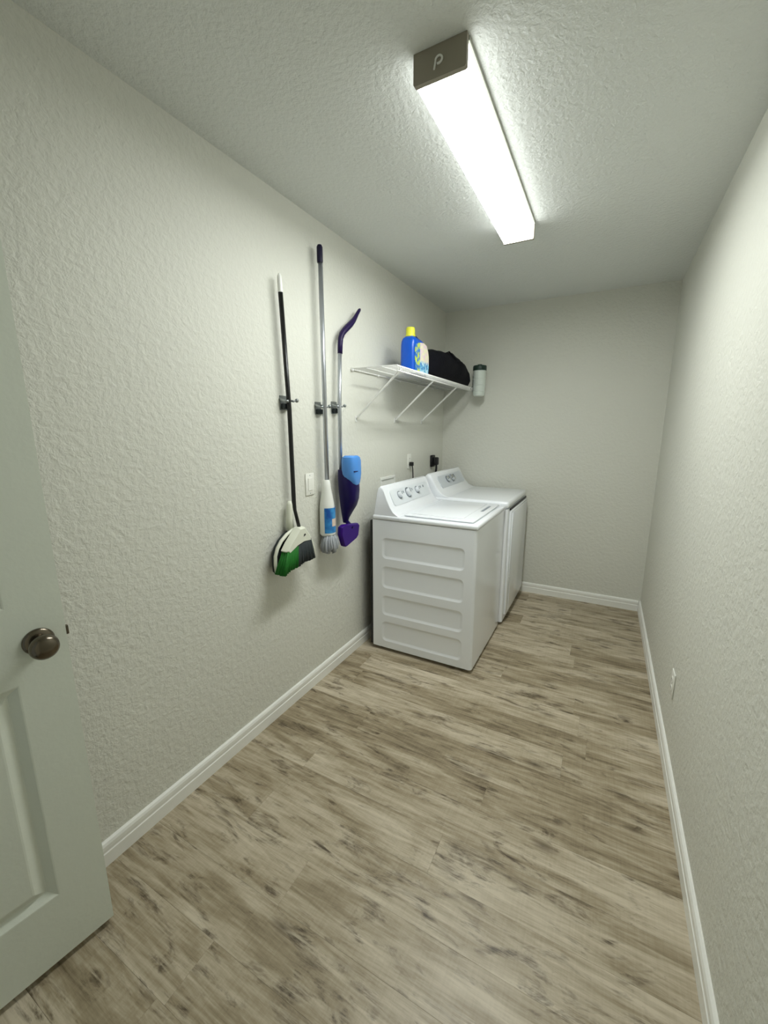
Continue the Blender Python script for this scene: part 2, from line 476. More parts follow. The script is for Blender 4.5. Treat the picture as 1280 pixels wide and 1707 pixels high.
# lens: U profile
prof = []
r = 0.007
prof += [(LX0 + 0.001, H - 0.012), (LX0 + 0.001, LZ + r)]
for k in range(1, 6):
    a = math.pi + (math.pi / 2) * k / 5; prof.append((LX0 + 0.001 + r + r * math.cos(a), LZ + r + r * math.sin(a)))
for k in range(0, 6):
    a = 1.5 * math.pi + (math.pi / 2) * k / 5; prof.append((LX1 - 0.001 - r + r * math.cos(a), LZ + r + r * math.sin(a)))
prof += [(LX1 - 0.001, H - 0.012)]
bm = bmesh.new()
extrude_poly(bm, prof, lambda p: (p[0], LY0 + 0.0145, p[1]), lambda p: (p[0], LY1 - 0.0145, p[1]))
lens = place(obj('lens', bm, ['lens', 'lens_side']), lt)
for p_ in lens.data.polygons:
    if p_.normal.z > -0.5:
        p_.material_index = 1
for ya, yb in ((LY0, LY0 + 0.014), (LY1 - 0.014, LY1)):
    bm = bmesh.new()
    q = [(LX0 - 0.002, H - 0.0005), (LX0 - 0.002, LZ + 0.002), (LX0 + 0.002, LZ - 0.002), (LX1 - 0.002, LZ - 0.002), (LX1 + 0.002, LZ + 0.002), (LX1 + 0.002, H - 0.0005)]
    extrude_poly(bm, q, lambda p: (p[0], ya, p[1]), lambda p: (p[0], yb, p[1]))
    place(obj('end_cap', bm, 'capgrey'), lt)
# small pale hook-shaped clip on the near end cap
bm = bmesh.new()
pts = [(0.850, LY0 - 0.002, 2.383)]
for k in range(0, 15):
    a = math.radians(190 - 22 * k)
    pts.append((0.863 + 0.0095 * math.cos(a), LY0 - 0.002, 2.402 + 0.0085 * math.sin(a)))
tube(bm, pts, 0.0028, 8)
place(obj('clip', bm, 'white_plastic', smooth=True), lt)['label'] = 'small white hook shaped clip'

# ------------------------------------------------------------------ washing machine
def recessed_side(bm_frame, y, x0, x1, z0, z1, holes, root, mat, depth=0.006):
    """flat sheet at y with rounded openings; each opening's pressed-in panel is a part"""
    edges = []
    loops = [[(x0, z0), (x1, z0), (x1, z1), (x0, z1)]] + [rrect(*h, 0.030) for h in holes]
    for lp in loops:
        v = [bm_frame.verts.new((p[0], y, p[1])) for p in lp]
        edges += [bm_frame.edges.new((v[k], v[(k + 1) % len(v)])) for k in range(len(v))]
    bmesh.ops.triangle_fill(bm_frame, use_beauty=True, use_dissolve=False, edges=edges, normal=(0, -1, 0))
    for h in holes:
        b = bmesh.new(); rings = []
        for ins, dep in ((0, 0), (0.003, 0.001), (0.013, depth), (0.018, depth + 0.0005)):
            q = rrect(h[0] + ins, h[1] - ins, h[2] + ins, h[3] - ins, 0.030 - ins)
            rings.append([b.verts.new((p[0], y + dep, p[1])) for p in q])
        n = len(rings[0])
        for a, c in zip(rings, rings[1:]):
            for k in range(n):
                b.faces.new((a[k], a[(k + 1) % n], c[(k + 1) % n], c[k]))
        b.faces.new(rings[-1])
        place(obj('pressed_panel', b, mat, smooth='auto'), root)

def cabinet(root, x0, x1, y0, y1, z0, z1, holes):
    bm = bmesh.new()
    r = 0.018
    # plan outline without the near side: from near-front corner round the front, far side, back
    pl = [(x1 - r, y0)]
    for k in range(1, 6):
        a = -math.pi / 2 + math.pi / 2 * k / 5; pl.append((x1 - r + r * math.cos(a), y0 + r + r * math.sin(a)))
    for k in range(0, 6):
        a = math.pi / 2 * k / 5; pl.append((x1 - r + r * math.cos(a), y1 - r + r * math.sin(a)))
    pl += [(x0, y1), (x0, y0)]
    lo = [bm.verts.new((p[0], p[1], z0)) for p in pl]; hi = [bm.verts.new((p[0], p[1], z1)) for p in pl]
    for k in range(len(pl) - 1):
        bm.faces.new((lo[k], lo[k + 1], hi[k + 1], hi[k]))
    bm.faces.new(lo[::-1]); bm.faces.new(hi)
    recessed_side(bm, y0, x0, x1 - r, z0, z1, holes, root, 'appliance')
    bmesh.ops.remove_doubles(bm, verts=bm.verts, dist=0.0002)
    o = place(obj('cabinet', bm, 'appliance', smooth='auto'), root)
    for fx in (x0 + 0.05, x1 - 0.05):
        for fy in (y0 + 0.05, y1 - 0.05):
            b = bmesh.new(); lathe(b, [(0.020, 0.0), (0.020, 0.008), (0.012, 0.010), (0.012, z0)], 'Z', (fx, fy, 0), 14)
            place(obj('foot', b, 'black', smooth='auto'), root)
    return o

def console(root, prof, y0, y1, mat='appliance_top', rim=0.03):
    """control console: side profile (x, z) swept along y with slightly rounded ends"""
    cxm = sum(p[0] for p in prof) / len(prof); czm = min(p[1] for p in prof)
    secs = []
    for y, s in ((y0, 0.94), (y0 + 0.004, 0.98), (y0 + 0.012, 1.0), (y1 - 0.012, 1.0), (y1 - 0.004, 0.98), (y1, 0.94)):
        secs.append([(cxm + (p[0] - cxm) * s, y, czm + (p[1] - czm) * s) for p in prof])
    bm = bmesh.new(); loft(bm, secs)
    return place(obj('console', bm, mat, smooth='auto'), root)

def knob(root, c, n, r, h, name='knob', mat='knob_grey', ring=True):
    n = Vector(n).normalized()
    bm = bmesh.new()
    lathe(bm, [(r * 1.0, 0.0), (r * 1.0, h * 0.7), (r * 0.9, h), (r * 0.001, h)], 'Z', (0, 0, 0), 20)
    rot = n.to_track_quat('Z', 'Y').to_matrix().to_4x4()
    bmesh.ops.transform(bm, matrix=Matrix.Translation(c) @ rot, verts=bm.verts)
    k = place(obj(name, bm, mat, smooth='auto'), root)
    def sub(nm, b, m):
        bmesh.ops.transform(b, matrix=Matrix.Translation(c) @ rot, verts=b.verts)
        o = obj(nm, b, m, smooth='auto'); o.parent = k
        o.matrix_parent_inverse = k.matrix_parent_inverse.copy(); o.matrix_parent_inverse = (Matrix.Translation(root.location)).inverted() @ Matrix.Identity(4)
        o.matrix_parent_inverse = Matrix.Identity(4)
        return o
    sub('pointer', nbox(-r * 0.12, r * 0.12, -r * 0.1, r * 0.95, h, h + 0.003, 0.0008, 1), 'print_grey')
    if ring:
        b = bmesh.new(); lathe(b, [(r * 1.35, 0.0), (r * 1.35, 0.0015), (r * 1.2, 0.002), (r * 1.2, 0.0)], 'Z', (0, 0, 0), 24)
        sub('dial_ring', b, 'print_grey')
    return k

WX0, WX1, WY0, WY1, WZ = 0.100, 0.767, 2.553, 3.250, 0.893
ws = empty('washing_machine', ((WX0 + WX1) / 2, (WY0 + WY1) / 2, 0), 'white top loading washing machine nearest the camera, ribbed side showing', 'washing machine')
cabinet(ws, WX0, WX1, WY0, WY1, 0.024, WZ - 0.012, [(0.166, 0.703, 0.634, 0.770), (0.166, 0.703, 0.438, 0.584), (0.166, 0.703, 0.252, 0.387), (0.166, 0.703, 0.070, 0.208)])
bm = nbox(WX0, WX1 + 0.006, WY0 - 0.005, WY1 + 0.005, WZ - 0.011, WZ + 0.018, 0.010, 3)
place(obj('top_deck', bm, 'appliance_top', smooth='auto'), ws)
prof = [(0.104, WZ + 0.010), (0.112, 0.960), (0.128, 1.055), (0.136, 1.080), (0.150, 1.090), (0.166, 1.086), (0.176, 1.070), (0.200, 1.012), (0.222, 0.968), (0.244, 0.936), (0.272, 0.918), (0.290, WZ + 0.012)]
console(ws, prof, WY0 + 0.002, WY1 - 0.002)
place(obj('gap_shade_strip', nbox(WX0 - 0.022, WX0 - 0.0005, WY0 + 0.004, WY1 - 0.004, 0.03, WZ - 0.02, 0.004, 1), 'dark', smooth='auto'), ws)  # added dark strip, stands in for the deep shade between washer and wall
# control face sheet, following the slope
def face_sheet(root, pa, pb, y0, y1, mat, name='control_face', off=0.003, r=0.02):
    a, b = Vector((pa[0], 0, pa[1])), Vector((pb[0], 0, pb[1]))
    d = (b - a).normalized(); n = Vector((-d.z, 0, d.x))
    if n.x < 0: n = -n
    ln = (b - a).length
    bm = bmesh.new()
    q = rrect(y0, y1, 0, ln, r)
    extrude_poly(bm, q, lambda p: a + d * p[1] - n * 0.004 + Vector((0, p[0], 0)), lambda p: a + d * p[1] + n * off + Vector((0, p[0], 0)))
    return place(obj(name, bm, mat, smooth='auto'), root), n
o, nrm = face_sheet(ws, (0.182, 1.056), (0.226, 0.962), WY0 + 0.06, WY1 - 0.05, 'console')
def on_face(pa, pb, t, y, off=0.003):
    return (pa[0] + (pb[0] - pa[0]) * t + nrm.x * off, y, pa[1] + (pb[1] - pa[1]) * t + nrm.z * off)
for y, rr in ((2.725, 0.020), (2.855, 0.027), (3.000, 0.020)):
    knob(ws, on_face((0.182, 1.056), (0.226, 0.962), 0.42, y), nrm, rr, 0.022)
for y in (2.79, 2.925, 3.07, 3.12):
    bm = bmesh.new()
    box(bm, -0.001, 0.001, -0.008, 0.008, -0.008, 0.008)
    c = on_face((0.182, 1.056), (0.226, 0.962), 0.30, y, 0.0032)
    bmesh.ops.transform(bm, matrix=Matrix.Translation(c) @ Matrix.Rotation(-math.atan2(nrm.z, nrm.x), 4, 'Y'), verts=bm.verts)
    place(obj('cycle_mark', bm, 'print_grey'), ws)
# lid with a front finger recess
bm = bmesh.new(); box(bm, 0.300, 0.735, WY0 + 0.035, WY1 - 0.035, WZ + 0.019, WZ + 0.031, 0.008, 3)
lid = place(obj('lid', bm, 'appliance_top', smooth='auto'), ws)
bm = bmesh.new(); box(bm, 0.330, 0.660, WY0 + 0.075, WY1 - 0.075, WZ + 0.0305, WZ + 0.034, 0.003, 2)
o = obj('lid_field', bm, 'appliance_top', lid, 'auto')
bm = bmesh.new(); box(bm, 0.688, 0.706, 2.90, 3.10, WZ + 0.0300, WZ + 0.0325, 0.001, 1)
o = obj('finger_slot', bm, 'print_grey', lid, 'auto')

# ------------------------------------------------------------------ dryer
RX0, RX1, RY0, RY1, RZ = 0.115, 0.785, 3.272, 3.985, 0.925
dr = empty('dryer', ((RX0 + RX1) / 2, (RY0 + RY1) / 2, 0), 'white front loading dryer between the washing machine and the back wall', 'dryer')
cabinet(dr, RX0, RX1, RY0, RY1, 0.024, RZ - 0.045, [])
bm = nbox(RX0, RX1 + 0.004, RY0 - 0.002, RY1 + 0.002, RZ - 0.044, RZ + 0.008, 0.022, 5)
place(obj('top_deck', bm, 'appliance_top', smooth='auto'), dr)
prof2 = [(0.119, RZ), (0.130, 1.000), (0.150, 1.085), (0.165, 1.100), (0.186, 1.098), (0.200, 1.082), (0.226, 1.030), (0.252, 0.988), (0.284, 0.955), (0.322, 0.937), (0.350, RZ + 0.004)]
console(dr, prof2, RY0 + 0.004, RY1 - 0.004)
o, nrm = face_sheet(dr, (0.205, 1.070), (0.258, 0.982), RY0 + 0.10, RY1 - 0.05, 'console_grey')
for y, rr in ((3.56, 0.022), (3.67, 0.026)):
    knob(dr, on_face((0.205, 1.070), (0.258, 0.982), 0.42, y), nrm, rr, 0.024, mat='chrome')
# door
bm = bmesh.new(); box(bm, RX1 - 0.004, RX1 + 0.014, RY0 + 0.060, RY1 - 0.012, 0.060, 0.862, 0.009, 3)
dd = place(obj('door', bm, 'appliance', smooth='auto'), dr)
bm = bmesh.new(); box(bm, RX1 + 0.0135, RX1 + 0.019, RY0 + 0.125, RY1 - 0.03, 0.080, 0.845, 0.004, 2)
obj('door_field', bm, 'appliance', dd, 'auto')
bm = bmesh.new(); box(bm, RX1 + 0.0138, RX1 + 0.022, RY0 + 0.082, RY0 + 0.100, 0.355, 0.850, 0.004, 2)
obj('door_handle', bm, 'appliance_top', dd, 'auto')
bm = bmesh.new(); box(bm, RX1 - 0.002, RX1 + 0.006, RY0 + 0.055, RY1 - 0.008, 0.864, 0.8795)
place(obj('door_gap', bm, 'dark'), dr)

# ------------------------------------------------------------------ wall plates, plugs and supply box
def plate(name, loc, normal, label, cat, kind):
    """duplex outlet or rocker switch plate; local +x is the outward normal"""
    rz = 0 if normal > 0 else math.pi
    root = empty(name, loc, label, cat, rotz=rz)
    obj('cover_plate', nbox(0.0005, 0.006, -0.035, 0.035, -0.0575, 0.0575, 0.003, 2), 'plate', root, 'auto')
    if kind == 'switch':
        obj('rocker', nbox(0.0055, 0.009, -0.0165, 0.0165, -0.033, 0.033, 0.0015, 1), 'plate', root, 'auto')
    else:
        for z in (-0.0195, 0.0195):
            bm = bmesh.new(); extrude_poly(bm, rrect(-0.017, 0.017, z - 0.014, z + 0.014, 0.012), lambda p: (0.0055, p[0], p[1]), lambda p: (0.008, p[0], p[1]))
            rec = obj('receptacle', bm, 'plate', root, 'auto')
            for yy in (-0.006, 0.006):
                obj('slot', nbox(0.0079, 0.0084, yy - 0.001, yy + 0.001, z - 0.003, z + 0.005), 'dark', rec)
    for z in ((-0.047, 0.047) if kind == 'switch' else (0.0,)):
        bm = bmesh.new(); lathe(bm, [(0.003, 0.0055), (0.003, 0.0068), (0.001, 0.0072)], 'X', (0, 0, z), 10)
        obj('screw', bm, 'steel', root, True)
    return root
plate('light_switch', (0, 2.064, 1.152), 1, 'white rocker switch plate on left wall between broom and mop', 'switch', 'switch')
plate('wall_outlet', (W, 2.385, 0.342), -1, 'white outlet plate low on the right wall', 'outlet', 'outlet')
plate('wall_outlet', (0, 3.298, 1.190), 1, 'white outlet plate with black plug above the washing machine', 'outlet', 'outlet')

# washer's plug and cord
pg = empty('washer_plug', (0.0085, 3.298, 1.170), 'small black plug and cord in the white outlet above the washer', 'plug')
bm = bmesh.new(); box(bm, 0, 0.030, -0.014, 0.014, -0.016, 0.014, 0.004, 2)
obj('plug_body', bm, 'black', pg, 'auto')
bm = bmesh.new(); tube(bm, [(0.022, 0, -0.014), (0.026, 0.002, -0.04), (0.028, 0.004, -0.10), (0.03, 0.0, -0.25), (0.03, -0.02, -0.5)], 0.0045, 8)
obj('cord', bm, 'black', pg, True)
# dryer's receptacle and plug
pg = empty('dryer_plug', (0.0005, 3.775, 1.160), 'large black dryer plug on the left wall above the dryer console', 'plug')
obj('receptacle', nbox(0, 0.022, -0.036, 0.036, -0.050, 0.052, 0.006, 2), 'black', pg, 'auto')
obj('plug_body', nbox(0.0225, 0.062, -0.026, 0.026, -0.034, 0.034, 0.010, 3), 'black', pg, 'auto')
bm = bmesh.new(); tube(bm, [(0.045, 0, -0.03), (0.047, 0, -0.06), (0.045, -0.01, -0.12), (0.04, -0.03, -0.3), (0.045, -0.02, -0.6)], 0.009, 10)
obj('cord', bm, 'black', pg, True)
# washer supply box
sb = empty('supply_box', (0.0005, 2.935, 1.020), 'white washer supply box set in the wall behind the washing machine', 'supply box')
bm = bmesh.new()
box(bm, 0, 0.010, -0.11, 0.11, 0.068, 0.088, 0.003, 1); box(bm, 0, 0.010, -0.11, 0.11, -0.088, -0.068, 0.003, 1)
box(bm, 0, 0.010, -0.11, -0.09, -0.068, 0.068); box(bm, 0, 0.010, 0.09, 0.11, -0.068, 0.068)
obj('box_frame', bm, 'white_plastic', sb, 'auto')
obj('box_back', nbox(0, 0.002, -0.09, 0.09, -0.068, 0.068), 'white_plastic', sb)
for yy in (-0.045, 0.045):
    bm = bmesh.new(); lathe(bm, [(0.010, -0.03), (0.010, 0.005), (0.006, 0.01), (0.006, 0.025)], 'Z', (0.022, yy, 0), 12)
    v = obj('valve', bm, 'steel', sb, 'auto')
    bm = bmesh.new(); tube(bm, [(0.022, yy, -0.03), (0.024, yy, -0.12), (0.03, yy * 0.8, -0.35)], 0.009, 8)
    obj('hose', bm, 'dark', sb, True)

# ------------------------------------------------------------------ broom clips and the tools on the left wall
def wall_clip(loc, label):
    root = empty('broom_clip', loc, label, 'clip', 'metal tool clips on the left wall')
    obj('back_plate', nbox(0.0005, 0.004, -0.026, 0.026, -0.038, 0.028, 0.0015, 1), 'clipmetal', root, 'auto')
    bm = bmesh.new()
    tube(bm, [(0.004, -0.024, 0.012), (0.020, -0.027, 0.006), (0.040, -0.026, 0.0), (0.052, -0.021, 0.0)], 0.006, 8)
    obj('jaw', bm, 'clipmetal', root, True)
    bm = bmesh.new()
    tube(bm, [(0.004, 0.024, 0.012), (0.020, 0.028, 0.006), (0.044, 0.026, 0.002)], 0.005, 8)
    obj('jaw', bm, 'clipmetal', root, True)
    bm = bmesh.new(); box(bm, 0.004, 0.022, -0.020, 0.020, -0.034, -0.008, 0.005, 2)
    obj('cushion', bm, 'charcoal', root, 'auto')
    bm = bmesh.new()
    tube(bm, [(0.040, 0.026, 0.003), (0.041, 0.044, 0.006)], 0.004, 8)
    kn = obj('stud', bm, 'clipmetal', root, True)
    bm = bmesh.new(); bmesh.ops.create_uvsphere(bm, u_segments=14, v_segments=10, radius=0.0095)
    bmesh.ops.translate(bm, vec=(0.041, 0.050, 0.007), verts=bm.verts)
    obj('ball', bm, 'clipmetal', kn, True)
    return root
wall_clip((0, 1.893, 1.560), 'metal wall clip gripping the black broom handle')
wall_clip((0, 2.156, 1.546), 'metal wall clip gripping the silver mop handle')
wall_clip((0, 2.300, 1.556), 'metal wall clip gripping the purple spray mop handle')

# broom
br = empty('broom', (0.06, 1.866, 0.77), 'broom with black handle and green bristles hanging on the left wall', 'broom')
bm = bmesh.new(); tube(bm, [(0.036, 1.8697, 2.0207), (0.036, 1.8936, 1.5216), (0.038, 1.8936, 1.0837), (0.050, 1.884, 1.050), (0.078, 1.878, 0.965)], [0.0105, 0.0105, 0.0105, 0.0085, 0.0085], 14)
place(obj('handle', bm, 'blackpole', smooth=True), br)
bm = bmesh.new(); tube(bm, [(0.036, 1.8697, 2.0207), (0.036, 1.8677, 2.0666), (0.036, 1.8672, 2.0869), (0.036, 1.8667, 2.0951)], [0.0112, 0.0105, 0.0085, 0.004], 14)
place(obj('handle_cap', bm, 'white_plastic', smooth='auto'), br)
# head hood: flat bell in the y-z plane
hood = [(1.852, 0.972), (1.888, 0.972), (1.908, 0.940), (1.932, 0.912), (1.936, 0.898), (1.880, 0.903), (1.826, 0.893), (1.766, 0.868), (1.757, 0.880), (1.785, 0.912), (1.824, 0.944)]
bm = bmesh.new()
def sect(poly, x, s, c=(1.85, 0.905)):
    return [(x, c[0] + (p[0] - c[0]) * s, c[1] + (p[1] - c[1]) * s) for p in poly]
loft(bm, [sect(hood, 0.061, 0.92), sect(hood, 0.066, 1.0), sect(hood, 0.098, 1.0), sect(hood, 0.108, 0.90)])
place(obj('head', bm, 'cream', smooth='auto'), br)
bm = bmesh.new(); extrude_poly(bm, [(1.872, 0.926), (1.889, 0.932), (1.886, 0.940), (1.876, 0.938)], lambda p: (0.1040, p[0], p[1]), lambda p: (0.1085, p[0], p[1]))
place(obj('hang_hole', bm, 'dark'), br)
def bristles(name, u0, u1, n, mat):
    """rows of tapered tufts from the slanted head edge to the slanted sweeping edge"""
    bm = bmesh.new()
    rnd = random.Random(3)
    for i in range(n):
        for j in range(4):
            u = u0 + (u1 - u0) * (i + 0.5) / n
            top = Vector((0.071 + j * 0.010, 1.764 + (1.932 - 1.764) * u, 0.872 + (0.902 - 0.872) * u + 0.004))
            by = 1.716 + (1.948 - 1.716) * u
            bz = 0.776 + 0.026 * u + 0.006 * math.sin(u * 3.1) + rnd.uniform(-0.003, 0.003)
            bot = Vector((0.066 + j * 0.0140 + rnd.uniform(-0.003, 0.003), by + rnd.uniform(-0.003, 0.003), bz))
            wid = (u1 - u0) / n * 0.5
            tube(bm, [top, top.lerp(bot, 0.5), bot], [wid * 0.10 + 0.0035, wid * 0.13 + 0.0055, wid * 0.16 + 0.0065], 6)
    o = place(obj(name, bm, mat, smooth=True), br)
    o['kind'] = 'stuff'
    return o
bristles('bristles', 0.0, 0.43, 13, 'green')['label'] = 'green bristles'
bristles('bristles', 0.43, 1.0, 17, 'charcoal')['label'] = 'charcoal bristles'

# dustpan hanging behind the broom
dp = empty('dustpan', (0.03, 1.84, 0.78), 'white rimmed dustpan clipped behind the green broom head', 'dustpan')
arch = [(1.734, 0.767), (1.732, 0.814), (1.735, 0.857), (1.751, 0.891), (1.778, 0.919), (1.817, 0.942), (1.86, 0.956), (1.905, 0.963), (1.945, 0.943), (1.977, 0.902), (2.003, 0.857), (2.018, 0.818), (2.016, 0.769)]
bm = bmesh.new()
extrude_poly(bm, [(1.875 + (p[0] - 1.875) * 0.90, 0.86 + (p[1] - 0.86) * 0.95) for p in arch], lambda p: (0.016, p[0], p[1]), lambda p: (0.020, p[0], p[1]))
for a, b in zip(arch, arch[1:]):
    def wv(p, x, k):
        return (x, 1.875 + (p[0] - 1.875) * k, 0.86 + (p[1] - 0.86) * (1 - (1 - k) * 0.5))
    q = [bm.verts.new(v) for v in (wv(a, 0.019, 0.90), wv(b, 0.019, 0.90), wv(b, 0.048, 1.0), wv(a, 0.048, 1.0), wv(a, 0.019, 0.88), wv(b, 0.019, 0.88), wv(b, 0.048, 0.98), wv(a, 0.048, 0.98))]
    for f in ((0, 1, 2, 3), (4, 7, 6, 5), (0, 3, 7, 4), (1, 5, 6, 2), (3, 2, 6, 7)):
        bm.faces.new([q[k] for k in f])
place(obj('pan', bm, 'charcoal', smooth='auto'), dp)
bm = bmesh.new(); tube(bm, [(0.051, p[0], p[1]) for p in arch], [0.005] + [0.008] * 2 + [0.0085] * 8 + [0.0075, 0.005], 8)
place(obj('rim', bm, 'cream', smooth=True), dp)
bm = bmesh.new(); tube(bm, [(0.030, 1.866, 0.952), (0.032, 1.864, 1.01), (0.034, 1.866, 1.078), (0.035, 1.867, 1.095)], [0.021, 0.017, 0.014, 0.009], 12)
place(obj('handle', bm, 'cream', smooth=True), dp)

# mop with label sleeve
mp_ = empty('mop', (0.065, 2.13, 0.765), 'string mop with silver pole, navy grip and blue label sleeve', 'mop')
bm = bmesh.new(); tube(bm, [(0.046, 2.1537, 2.2348), (0.046, 2.1578, 1.1566)], 0.0115, 14)
place(obj('pole', bm, 'steel', smooth=True), mp_)
bm = bmesh.new(); tube(bm, [(0.046, 2.151, 2.2255), (0.046, 2.151, 2.2336), (0.046, 2.1515, 2.2952), (0.046, 2.1515, 2.3043)], [0.013, 0.0145, 0.0145, 0.010], 14)
place(obj('grip', bm, 'navygrip', smooth='auto'), mp_)
bm = bmesh.new(); lathe(bm, [(0.014, 1.168), (0.019, 1.161), (0.024, 1.12), (0.038, 1.045), (0.041, 1.02), (0.043, 0.872), (0.034, 0.862)], 'Z', (0.046, 2.152, 0), 24)
slv = place(obj('sleeve', bm, 'white_plastic', smooth='auto'), mp_)
def mat_mop_label():
    m, nt, p = new_mat('blue_printed_label'); L = nt.links.new
    tc = N(nt, 'ShaderNodeTexCoord')
    no = N(nt, 'ShaderNodeTexNoise'); no.inputs['Scale'].default_value = 18; L(tc.outputs['Object'], no.inputs['Vector'])
    cr = N(nt, 'ShaderNodeValToRGB'); e = cr.color_ramp.elements
    e[0].position = 0.38; e[0].color = srgb(16, 84, 170); e[1].position = 0.62; e[1].color = srgb(58, 150, 214)
    L(no.outputs['Fac'], cr.inputs['Fac']); L(cr.outputs['Color'], p.inputs['Base Color']); p.inputs['Roughness'].default_value = 0.4
    return m
MAT['mop_label'] = mat_mop_label()
def curved_patch(cx, cy, r, a0, a1, z0, z1, n=14, th=0.0006):
    bm = bmesh.new(); secs = []
    for k in range(n + 1):
        a = math.radians(a0 + (a1 - a0) * k / n)
        c, s = math.cos(a), math.sin(a)
        secs.append([(cx + r * c, cy + r * s, z0), (cx + (r + th) * c, cy + (r + th) * s, z0), (cx + (r + th) * c, cy + (r + th) * s, z1), (cx + r * c, cy + r * s, z1)])
    return loft(bm, secs)
o = obj('label', curved_patch(0.046, 2.152, 0.0433, -75, 75, 0.882, 1.020), 'mop_label', smooth='auto')
o.parent = slv
o = obj('picture_spot', curved_patch(0.046, 2.152, 0.0440, -20, 40, 0.918, 0.960), simple('label_picture', srgb(226, 206, 190), 0.4, var=0.25, vscale=60), smooth='auto')
o.parent = slv
bm = bmesh.new(); rnd = random.Random(11)
for k in range(46):
    a = 2 * math.pi * k / 46 * 3.0 + 0.2; rr = 0.010 + 0.026 * ((k * 7) % 10) / 10
    c, s = math.cos(a), math.sin(a)
    ex, ey = rr * 0.9 + 0.016, rr * 1.0 + 0.020
    zb = 0.772 + rnd.uniform(0, 0.03)
    base = Vector((0.060, 2.148, -0.008))
    tube(bm, [base + Vector((rr * c * 0.6, rr * s * 0.6, 0.885)), base + Vector((ex * c * 0.8, ey * s * 0.9, 0.850)), base + Vector((ex * c, ey * s, 0.815)), base + Vector((ex * c * 0.9, ey * s, zb + 0.008)), base + Vector((ex * c * 0.55, ey * s * 0.6, zb)), base + Vector((ex * c * 0.35, ey * s * 0.4, zb + 0.025))], [0.004, 0.0055, 0.006, 0.006, 0.006, 0.005], 6)
o = place(obj('strands', bm, 'strand', smooth=True), mp_); o['kind'] = 'stuff'

# spray mop
sm = empty('spray_mop', (0.06, 2.27, 0.78), 'purple spray mop with curved handle and light blue bottle', 'mop')
bm = bmesh.new(); tube(bm, [(0.040, 2.3145, 1.8514), (0.040, 2.2993, 1.562), (0.040, 2.2993, 1.1355)], 0.011, 14)
place(obj('pole', bm, 'steel', smooth=True), sm)
bm = bmesh.new()
gp = [(2.316, 1.8341), (2.3186, 1.8768), (2.3242, 1.9123), (2.3399, 1.9397), (2.3633, 1.9611), (2.3927, 1.9824), (2.4262, 2.0057), (2.4567, 2.0311), (2.477, 2.0524), (2.4973, 2.0758), (2.5206, 2.1002), (2.5288, 2.1073)]
tube(bm, [(0.040, a, b) for a, b in gp], [0.0135, 0.014, 0.0145, 0.0155, 0.0165, 0.017, 0.0165, 0.014, 0.0115, 0.0098, 0.009, 0.005], 14)
place(obj('grip', bm, simple('curved_grip_plastic', srgb(26, 8, 62), 0.45, spec=0.3), smooth=True), sm)['label'] = 'curved dark purple grip'
# body shell: (z, x0, x1, half width y)
ycen = 2.308
secs = [(1.212, 0.046, 0.128, 0.042), (1.19, 0.044, 0.142, 0.044), (1.15, 0.044, 0.150, 0.045), (1.10, 0.046, 0.152, 0.044), (1.05, 0.050, 0.148, 0.041), (1.01, 0.052, 0.136, 0.036), (0.97, 0.056, 0.112, 0.029), (0.93, 0.060, 0.090, 0.020), (0.905, 0.062, 0.083, 0.014)]
bm = bmesh.new()
loft(bm, [[(p[0], p[1], z) for p in superell((a + b) / 2, ycen, (b - a) / 2, hy, 28, 2.8)] for z, a, b, hy in [(z, 0.030 + (a - 0.046) * 1.1, 0.030 + (b - 0.046) * 1.1, hy * 1.1) for z, a, b, hy in secs]])
place(obj('body', bm, 'violetdark', smooth='auto'), sm)
bsec = [(1.125, 0.100, 0.149, 0.022), (1.14, 0.088, 0.1545, 0.034), (1.165, 0.078, 0.1565, 0.043), (1.19, 0.074, 0.1575, 0.0475), (1.215, 0.073, 0.1575, 0.048), (1.262, 0.073, 0.157, 0.047), (1.282, 0.077, 0.152, 0.043), (1.291, 0.088, 0.141, 0.033)]
bm = bmesh.new()
loft(bm, [[(p[0], p[1], z) for p in superell((a + b) / 2, ycen, (b - a) / 2, hy, 28, 3.2)] for z, a, b, hy in [(z, 0.030 + (a - 0.046) * 1.1, 0.030 + (b - 0.046) * 1.1, hy * 1.1) for z, a, b, hy in bsec]])
bt_ = place(obj('bottle', bm, 'bottleblue', smooth='auto'), sm)
bt_['label'] = 'light blue cleaner bottle'
o = obj('grip_slot', nbox(0.130, 0.1535, ycen - 0.040, ycen - 0.004, 1.203, 1.209, 0.002, 1), 'violetdark', smooth='auto'); o.parent = bt_
# cleaning head, tipped up
bm = bmesh.new()
hd = [(2.178, 0.903), (2.205, 0.912), (2.352, 0.893), (2.366, 0.880), (2.352, 0.822), (2.330, 0.806), (2.220, 0.780), (2.200, 0.790), (2.172, 0.862)]
cc = (2.27, 0.85)
hd = [(p[0] + 0.018, p[1]) for p in hd]
loft(bm, [sect(hd, 0.080, 0.93, cc), sect(hd, 0.086, 1.0, cc), sect(hd, 0.104, 1.0, cc), sect(hd, 0.112, 0.92, cc)])
hdo = place(obj('cleaning_head', bm, 'violet', smooth='auto'), sm)
bm = bmesh.new(); tube(bm, [(0.060, 2.308, 0.918), (0.090, 2.304, 0.893), (0.112, 2.300, 0.876)], [0.012, 0.013, 0.011], 10)
o = obj('swivel_joint', bm, 'violetdark', smooth=True); o.parent = hdo

